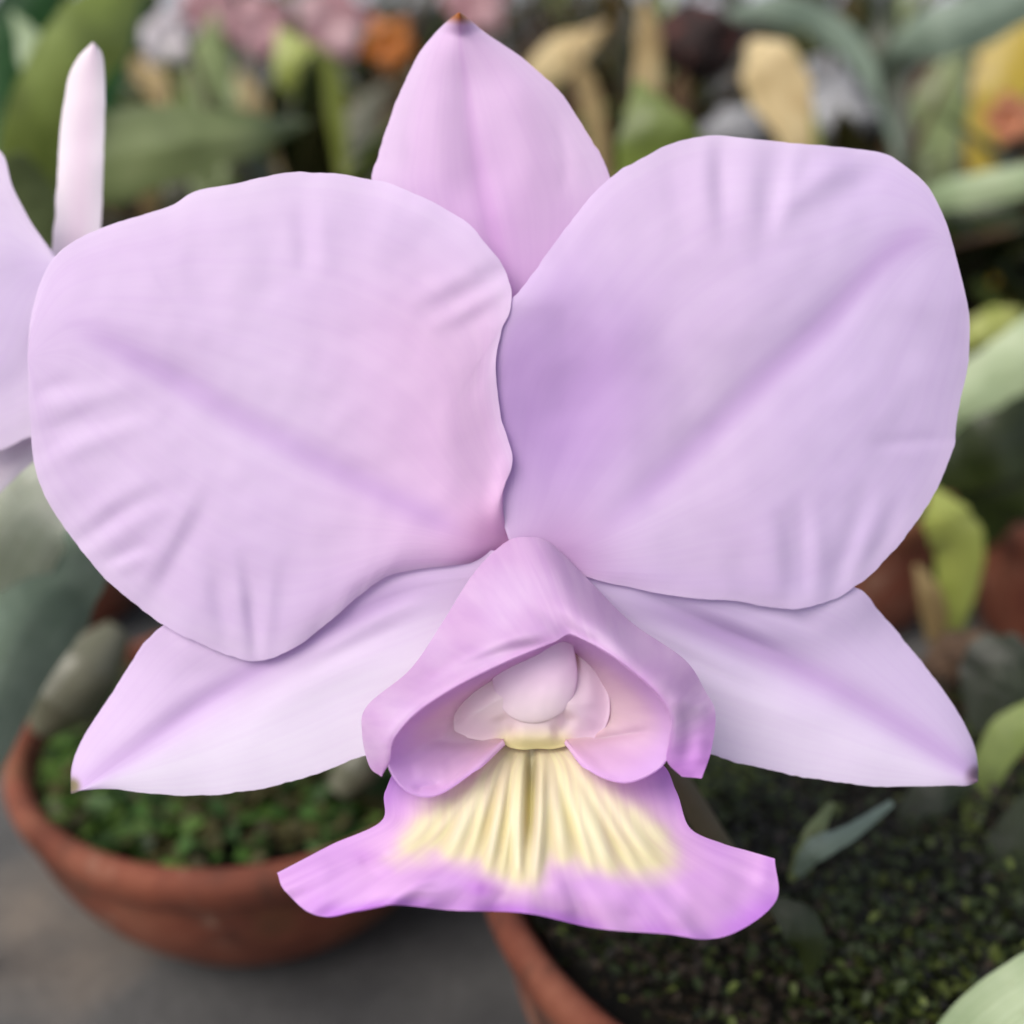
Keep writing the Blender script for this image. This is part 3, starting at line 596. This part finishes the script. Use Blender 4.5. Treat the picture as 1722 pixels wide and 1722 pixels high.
po = plant('orchid_plant', P(240, 600, .52).tolist(), 'orchid plant with one broad olive leaf lying across behind the left petal', 'plant')
leaf('leaf', [(150,560,.49),(90,330,.46),(200,262,.45),(330,236,.45),(440,222,.46),(520,205,.49)], [16,54,74,56,30,2], G_OLIVE, po, .3)
leaf('leaf', [(260,600,.55),(258,420,.53),(252,330,.52),(250,280,.52)], [10,16,16,8], STRAW, po, .4)
leaf('leaf', [(310,600,.56),(308,420,.55),(300,330,.54),(296,280,.54)], [14,26,26,10], BULB, po, .4)
leaf('leaf', [(370,600,.58),(372,420,.57),(376,330,.56),(380,250,.56)], [8,14,14,4], G_OLIVE, po, .4)
leaf('leaf', [(330,560,.62),(340,300,.64),(352,120,.66),(360,20,.68)], [12,32,40,4], G_OLIVE, po, .3)

pm = plant('orchid_plant', P(520, 560, .66).tolist(), 'orchid plant with a yellow-green leaf tip left of the upright sepal', 'plant')
leaf('leaf', [(570,600,.66),(575,300,.63),(535,150,.61),(500,105,.6),(470,50,.6)], [4,7,46,48,5], G_YEL, pm, .25)
leaf('leaf', [(520,600,.7),(470,300,.72),(430,180,.72),(400,120,.73)], [12,22,26,4], STRAW, pm, .3)
leaf('leaf', [(560,600,.7),(600,300,.7),(610,210,.7),(650,140,.7)], [12,30,34,4], BULB, pm, .3)
leaf('leaf', [(560,600,.78),(460,330,.8),(280,150,.85),(200,90,.88)], [12,30,30,4], STRAW, pm, .3)
leaf('leaf', [(560,600,.8),(520,330,.85),(400,160,.9),(300,130,.9)], [12,26,30,4], G_OLIVE, pm, .3)

pg = plant('orchid_plant', P(1080, 560, .5).tolist(), 'orchid plant with a short green leaf between the upright sepal and the right petal', 'plant')
leaf('leaf', [(1180,560,.46),(1130,330,.44),(1100,230,.43),(1085,180,.43),(1072,135,.43)], [30,90,66,36,2], G_MID, pg, .3)
leaf('leaf', [(1090,560,.52),(1088,260,.52),(1088,150,.52),(1090,60,.53),(1080,0,.55)], [14,22,24,22,6], STRAW, pg, .4)
leaf('leaf', [(1040,560,.6),(1010,260,.6),(990,160,.6),(960,80,.6)], [6,12,20,4], STRAW, pg, .3)

dl = plant('dry_leaf', P(960, 300, .66).tolist(), 'tan dry leaf curling up just right of the upright sepal tip', 'dry leaf')
leaf('blade', [(880,330,.68),(895,220,.67),(900,140,.66),(930,100,.65),(975,70,.64),(1020,40,.65)], [5,10,26,38,26,4], CREAM, dl, .5, twist=.5)
leaf('blade', [(1000,330,.70),(1005,220,.69),(990,170,.68),(960,130,.68),(940,170,.67)], [5,12,18,16,4], DEAD, dl, .5)
pc = plant('orchid_plant', P(1370, 560, .58).tolist(), 'orchid plant with a cream papery sheath above the right petal', 'plant')
leaf('sheath', [(1350,300,.535),(1335,220,.53),(1310,150,.53),(1285,100,.53),(1262,70,.54)], [14,30,52,48,8], CREAM, pc, .45)
leaf('stalk', [(1400,600,.55),(1372,330,.54),(1358,230,.532),(1348,150,.53)], [18,20,20,12], G_YEL, pc, .5)
leaf('leaf', [(1520,560,.6),(1515,300,.6),(1475,150,.6),(1405,55,.6),(1300,14,.6),(1180,44,.61)], [2,4,12,26,22,5], G_GREY, pc, .3)
leaf('leaf', [(1480,600,.6),(1520,300,.62),(1500,150,.63),(1490,60,.63),(1500,-30,.64)], [12,22,26,26,10], G_DARK, pc, .3)

pr_ = plant('orchid_plant', P(1720, 560, .6).tolist(), 'plant at the upper right corner with pale and yellow leaves', 'plant')
leaf('leaf', [(1500,240,.62),(1488,160,.59),(1500,100,.56),(1560,62,.54),(1650,30,.53),(1780,-40,.52)], [3,6,16,42,46,42], G_GREY, pr_, .3)
leaf('leaf', [(1700,560,.64),(1650,300,.63),(1680,160,.62),(1700,100,.62),(1720,20,.62)], [10,20,46,56,30], YELLOW, pr_, .3)
leaf('leaf', [(1560,600,.68),(1560,300,.68),(1580,180,.7),(1600,100,.7)], [14,40,50,10], G_OLIVE, pr_, .3)

pf = plant('orchid_plant', P(1800, 760, .42).tolist(), 'plant at the right edge with a pale green leaf pointing down beside the right petal', 'plant')
leaf('leaf', [(1560,760,.40),(1600,690,.39),(1660,640,.385),(1740,590,.38),(1830,520,.38)], [10,30,48,56,50], G_PALE, pf, .3)
leaf('leaf', [(1500,820,.44),(1600,770,.43),(1680,740,.42),(1800,700,.42)], [20,66,70,60], G_DARK, pf, .3)
leaf('leaf', [(1500,420,.5),(1570,340,.48),(1640,320,.47),(1740,300,.46)], [10,24,28,26], G_PALE, pf, .3)
leaf('leaf', [(1500,460,.55),(1600,370,.53),(1700,370,.52),(1800,350,.52)], [10,34,36,30], G_DARK, pf, .3)
leaf('leaf', [(1590,600,.5),(1640,560,.49),(1680,540,.49),(1720,525,.49)], [8,22,26,6], G_YEL, pf, .3)
leaf('leaf', [(1560,1000,.46),(1640,880,.44),(1680,830,.43),(1760,790,.42)], [10,50,60,50], G_DARK, pf, .3)

# yellow-green shoot with its two small pots
pot('plant_pot', .1475, .468, .034, .060, 'small orange terracotta pot directly below the right petal edge', fill=.01, bowl=.7)
pot('plant_pot', .2185, .455, .030, .058, 'small terracotta pot cut off by the right edge, right of the yellow-green shoot', fill=.01, bowl=.7)
py_ = plant('orchid_shoot', P(1600, 1050, .37).tolist(), 'yellow-green orchid shoot between the two small terracotta pots', 'shoot')
leaf('leaf', [(1600,1060,.375),(1610,980,.37),(1612,920,.365),(1590,870,.36),(1570,820,.36)], [14,34,42,40,3], G_YEL, py_, .5)
leaf('leaf', [(1610,1060,.38),(1625,980,.38),(1632,920,.38),(1625,860,.38)], [10,20,22,4], G_MID, py_, .5)
leaf('sheath', [(1575,1080,.37),(1570,1030,.367),(1560,990,.365),(1540,950,.365)], [14,22,18,3], STRAW, py_, .5)

# small things growing in the big pot
wp = plant('small_plant', P(1500, 1500, .29).tolist(), 'small dark leafy plant between the pots at the right edge', 'plant')
for (pts, wd, mt) in [([(1640,1230,.31),(1670,1160,.31),(1690,1120,.31),(1730,1090,.31)],[10,60,66,30],G_DARK),([(1620,1420,.29),(1660,1300,.29),(1700,1230,.29),(1740,1180,.29)],[10,26,34,6],G_MID),
        ([(1560,1480,.28),(1540,1380,.28),(1580,1330,.28),(1640,1320,.28)],[6,30,36,6],G_DARK),([(1640,1560,.27),(1680,1500,.27),(1700,1420,.27),(1720,1340,.27)],[6,30,40,6],G_DARK)]:
    leaf('leaf', pts, wd, mt, wp, .3)
tw_ = plant('twig', P(1400, 1440, .25).tolist(), 'pale grey-green curled shoot lying on the dark moss right of the lip', 'twig')
leaf('blade', [(1340,1470,.248),(1370,1430,.243),(1430,1400,.243),(1500,1350,.247)], [8,20,13,5], G_GREY, tw_, .6)
leaf('blade', [(1330,1480,.25),(1350,1440,.247),(1370,1400,.246),(1400,1350,.25)], [5,15,16,4], G_OLIVE, tw_, .4)
sg = plant('seedling', P(1330, 1600, .24).tolist(), 'small green seedling leaf just below the right corner of the lip', 'seedling')
leaf('leaf', [(1360,1640,.232),(1362,1590,.23),(1340,1550,.23),(1290,1510,.232)], [5,26,34,6], G_DARK, sg, .35)
bl = plant('leaf', P(1760, 1760, .2).tolist(), 'pale green leaf rising into the bottom right corner', 'leaf')
leaf('blade', [(1560,1950,.235),(1610,1850,.225),(1695,1755,.22),(1800,1685,.22),(1930,1640,.224),(2050,1640,.23)], [60,88,98,96,70,6], G_PALE, bl, .25)

# flowers and objects far behind
def far_flower(loc_px, r_px, mat, label, seed=0):
    X, Y_, d = loc_px; root = plant('small_flower', P(X, Y_, d).tolist(), label, 'flower')
    for k in range(5):
        a = k*1.2566+seed; dx, dy = math.cos(a), math.sin(a)
        leaf('petal', [(X, Y_, d), (X+dx*r_px*.5, Y_+dy*r_px*.5, d-.004), (X+dx*r_px, Y_+dy*r_px, d)], [r_px*.15, r_px*.48, r_px*.1], mat, root, .15, n=20, m=7, thick=.0006)
    tube('stem', [(X, Y_, d+.002), (X+5, Y_+150, d+.02), (X, Y_+420, d+.03)], [.0015, .002], STEM, root)
far_flower((655, 72, .62), 50, ORANGE, 'orange flower left of the upright sepal tip', .3)
far_flower((280, 65, .7), 52, WHITE, 'white flower near the top left, above the olive leaf', .9)
far_flower((440, 45, .8), 60, ROSE, 'dusty pink flower at the top, left of the yellow-green leaf', .5)
far_flower((560, 35, .85), 70, ROSE, 'pale rose flower at the top, right of the yellow-green leaf', 1.1)
far_flower((350, 15, .9), 60, ROSE, 'small pink flower at the top edge beside the white one', .1)
far_flower((1700, 200, .56), 46, SALMON, 'salmon flower at the right edge under the yellow leaf', .7)
far_flower((800, 5, .9), 60, ROSE, 'pink flower at the top edge right behind the sepal tip', .8)

def rock(name, X, Y_, d, r, mat, label, cat, seed, sq=(1, 1, .75)):
    c_ = P(X, Y_, d); n_ = 26
    th, ph = np.meshgrid(np.linspace(0, np.pi, n_), np.linspace(0, 2*np.pi, 40, endpoint=False), indexing='ij')
    dirs = np.stack([np.sin(th)*np.cos(ph), np.sin(th)*np.sin(ph), np.cos(th)], -1)
    k = np.array([1+.35*noise.noise(Vector(v*1.3)+Vector((seed, 0, 0)))+.12*noise.noise(Vector(v*4)+Vector((seed, 3, 0))) for v in dirs.reshape(-1, 3)]).reshape(th.shape)
    return tag(grid(name, c_+dirs*k[..., None]*r*np.array(sq), mat, closed=True), label, cat)
rock('stone', 1418, 185, .62, .021, STONE, 'grey stone right of the cream sheath, largest of the three', 'stone', 1)
rock('stone', 1240, 215, .62, .016, STONE, 'grey stone left of the cream sheath', 'stone', 2)
rock('stone', 1390, 120, .80, .014, STONE, 'small grey stone behind the cream sheath', 'stone', 3)
rock('rough_lump', 1172, 70, .62, .022, MAROON, 'dark maroon lump standing in for a pot mouth near the top, left of the cream sheath', 'bark', 4)  # solid lump in place of the dark opening of a pot
rock('rough_lump', 1620, 1110, .34, .010, BROWN, 'brown bark chunk below the yellow-green shoot', 'bark', 5)

# tray at the right edge
def box(name, x0, x1, y0, y1, z0, z1, mat, parent, bev=.002):
    import bmesh
    bm = bmesh.new(); bmesh.ops.create_cube(bm, size=1)
    for v in bm.verts: v.co = Vector(((x0+x1)/2+v.co.x*(x1-x0), (y0+y1)/2+v.co.y*(y1-y0), (z0+z1)/2+v.co.z*(z1-z0)))
    bmesh.ops.bevel(bm, geom=bm.edges[:], offset=bev, segments=2, affect='EDGES')
    me = bpy.data.meshes.new(name); bm.to_mesh(me); bm.free(); return link(name, me, parent, mat)
tr = empty('plant_tray', (.45, .86, 0), 'black plant tray with a grey rim at the right edge beside the right petal', 'tray')
box('wall', .27, .75, .78, .786, 0, .088, BLACKP, tr); box('wall', .27, .276, .788, .98, 0, .088, BLACKP, tr); box('wall', .278, .75, .976, .982, 0, .088, BLACKP, tr)
box('rim', .265, .76, .768, .784, .0885, .098, GREYP, tr)

# ------------------------------------------------------------------ rows of potted plants further back
def back_plant(X, Y, H, mats, label, n=9, hgt=.16, seed=0, pr=.05, ph=.06):
    pot('plant_pot', X, Y, pr, ph, 'terracotta pot that holds the '+label, fill=.01, bowl=.7)
    root = plant('orchid_plant', (X, Y, ph-.01), label, 'plant'); r = np.random.RandomState(seed)
    for k in range(n):
        a = r.rand()*6.283; L = hgt*(.65+.6*r.rand()); lean = .15+.75*r.rand(); t = np.linspace(0, 1, 24)
        ox, oy = r.randn(2)*pr*.3
        out = L*lean*t**1.7; up = L*(t*1.0-.45*lean*t**2.4)
        c_ = np.stack([X+ox+out*math.cos(a), Y+oy+out*math.sin(a), ph-.012+up], 1)
        w_ = (.003+.011*r.rand()**1.5)*np.sin(np.pi*np.clip(t*.86+.12, 0, 1))**.7; w_[-1] = .0004
        tg = np.gradient(c_, axis=0); tg /= np.linalg.norm(tg, axis=1)[:, None]
        b = np.array([-math.sin(a), math.cos(a), 0])[None].repeat(24, 0); nn = np.cross(b, tg)
        v = np.linspace(-1, 1, 7)
        co = c_[:, None]+w_[:, None, None]*(b[:, None]*v[None, :, None]+nn[:, None]*(.4*(np.abs(v)**1.4)[None, :, None]))
        grid('leaf', co, mats[r.randint(len(mats))], root, thick=.0012, off=0)
A_ = [G_MID, OLIVE_D, G_DARK, DEAD, DEAD, OLIVE_D, OLIVE_D]; B_ = [G_DARK, OLIVE_D, OLIVE_D, DEAD, G_DARK, G_MID]; C_ = [OLIVE_D, G_OLIVE, G_DARK, STRAW, DEAD, DEAD, OLIVE_D]
for i, (X, Y, mt, lab) in enumerate([(-.30, .60, A_, 'green strap-leaved orchid behind the left neighbour flower'), (-.17, .70, B_, 'leafy orchid behind the olive leaf'), (-.05, .78, A_, 'orchid clump behind the yellow-green leaf tip'),
        (.09, .72, C_, 'orchid clump behind the short green leaf'), (.22, .76, A_, 'orchid clump behind the grey stones'), (.33, .62, B_, 'dark leafy orchid behind the pale leaf on the right'),
        (-.40, .95, B_, 'tall green orchid far back on the left'), (-.22, 1.02, C_, 'grey-green orchid far back under the white flower'), (-.06, 1.06, A_, 'orchid far back behind the orange flower'), (.12, 1.02, B_, 'dark orchid far back right of the upright sepal'),
        (.29, 1.06, C_, 'grey-leaved orchid far back above the right petal'), (.46, 1.0, A_, 'green orchid far back in the upper right corner'), (.26, .52, B_, 'dark orchid at the right edge behind the small pots'),
        (-.10, .60, B_, 'dark green clump in the gap left of the upright sepal'), (.17, .60, [DEAD, OLIVE_D, G_DARK, OLIVE_D], 'brown and olive clump behind the right petal'),
        (-.36, 1.4, A_, 'orchid of the last row at the left'), (-.12, 1.42, B_, 'orchid of the last row left of the sepal tip'), (.12, 1.44, C_, 'orchid of the last row right of the sepal tip'), (.36, 1.4, B_, 'orchid of the last row above the grey stones'), (.6, 1.4, A_, 'orchid of the last row at the right corner'),
        (-.7, 2.0, B_, 'orchid standing farthest back at the left'), (-.3, 1.95, C_, 'orchid standing farthest back left of the orange flower'), (.05, 2.0, A_, 'orchid standing farthest back behind the sepal tip'), (.42, 1.95, B_, 'orchid standing farthest back above the cream sheath'), (.8, 2.0, C_, 'orchid standing farthest back at the right')]):
    back_plant(X, Y, .1, mt, lab, n=34, hgt=.16 if Y < .9 else (.20 if Y < 1.2 else .27), seed=20+i, pr=.045 if Y < .9 else .06)

leafbits('leaf_litter', 0, 1.5, 1.02, 0, 12000, .022, [(46,33,22),(32,24,16),(24,20,12),(42,42,20),(76,58,38)], 'brown fallen leaves and bark lying between the pots in the background', 'leaf litter', dome=.0, seed=9, clump=.12, lift=2.5, wide=.6)  # litter colours darkened to stand in for shade between the plants
back_plant(-.195, .475, .1, [G_DARK, OLIVE_D, DEAD, OLIVE_D], 'low dark plant added to darken the gap behind the left bowl pot', n=26, hgt=.09, seed=77, pr=.045, ph=.05)  # dark plant added so the gap behind the bowl turns dark
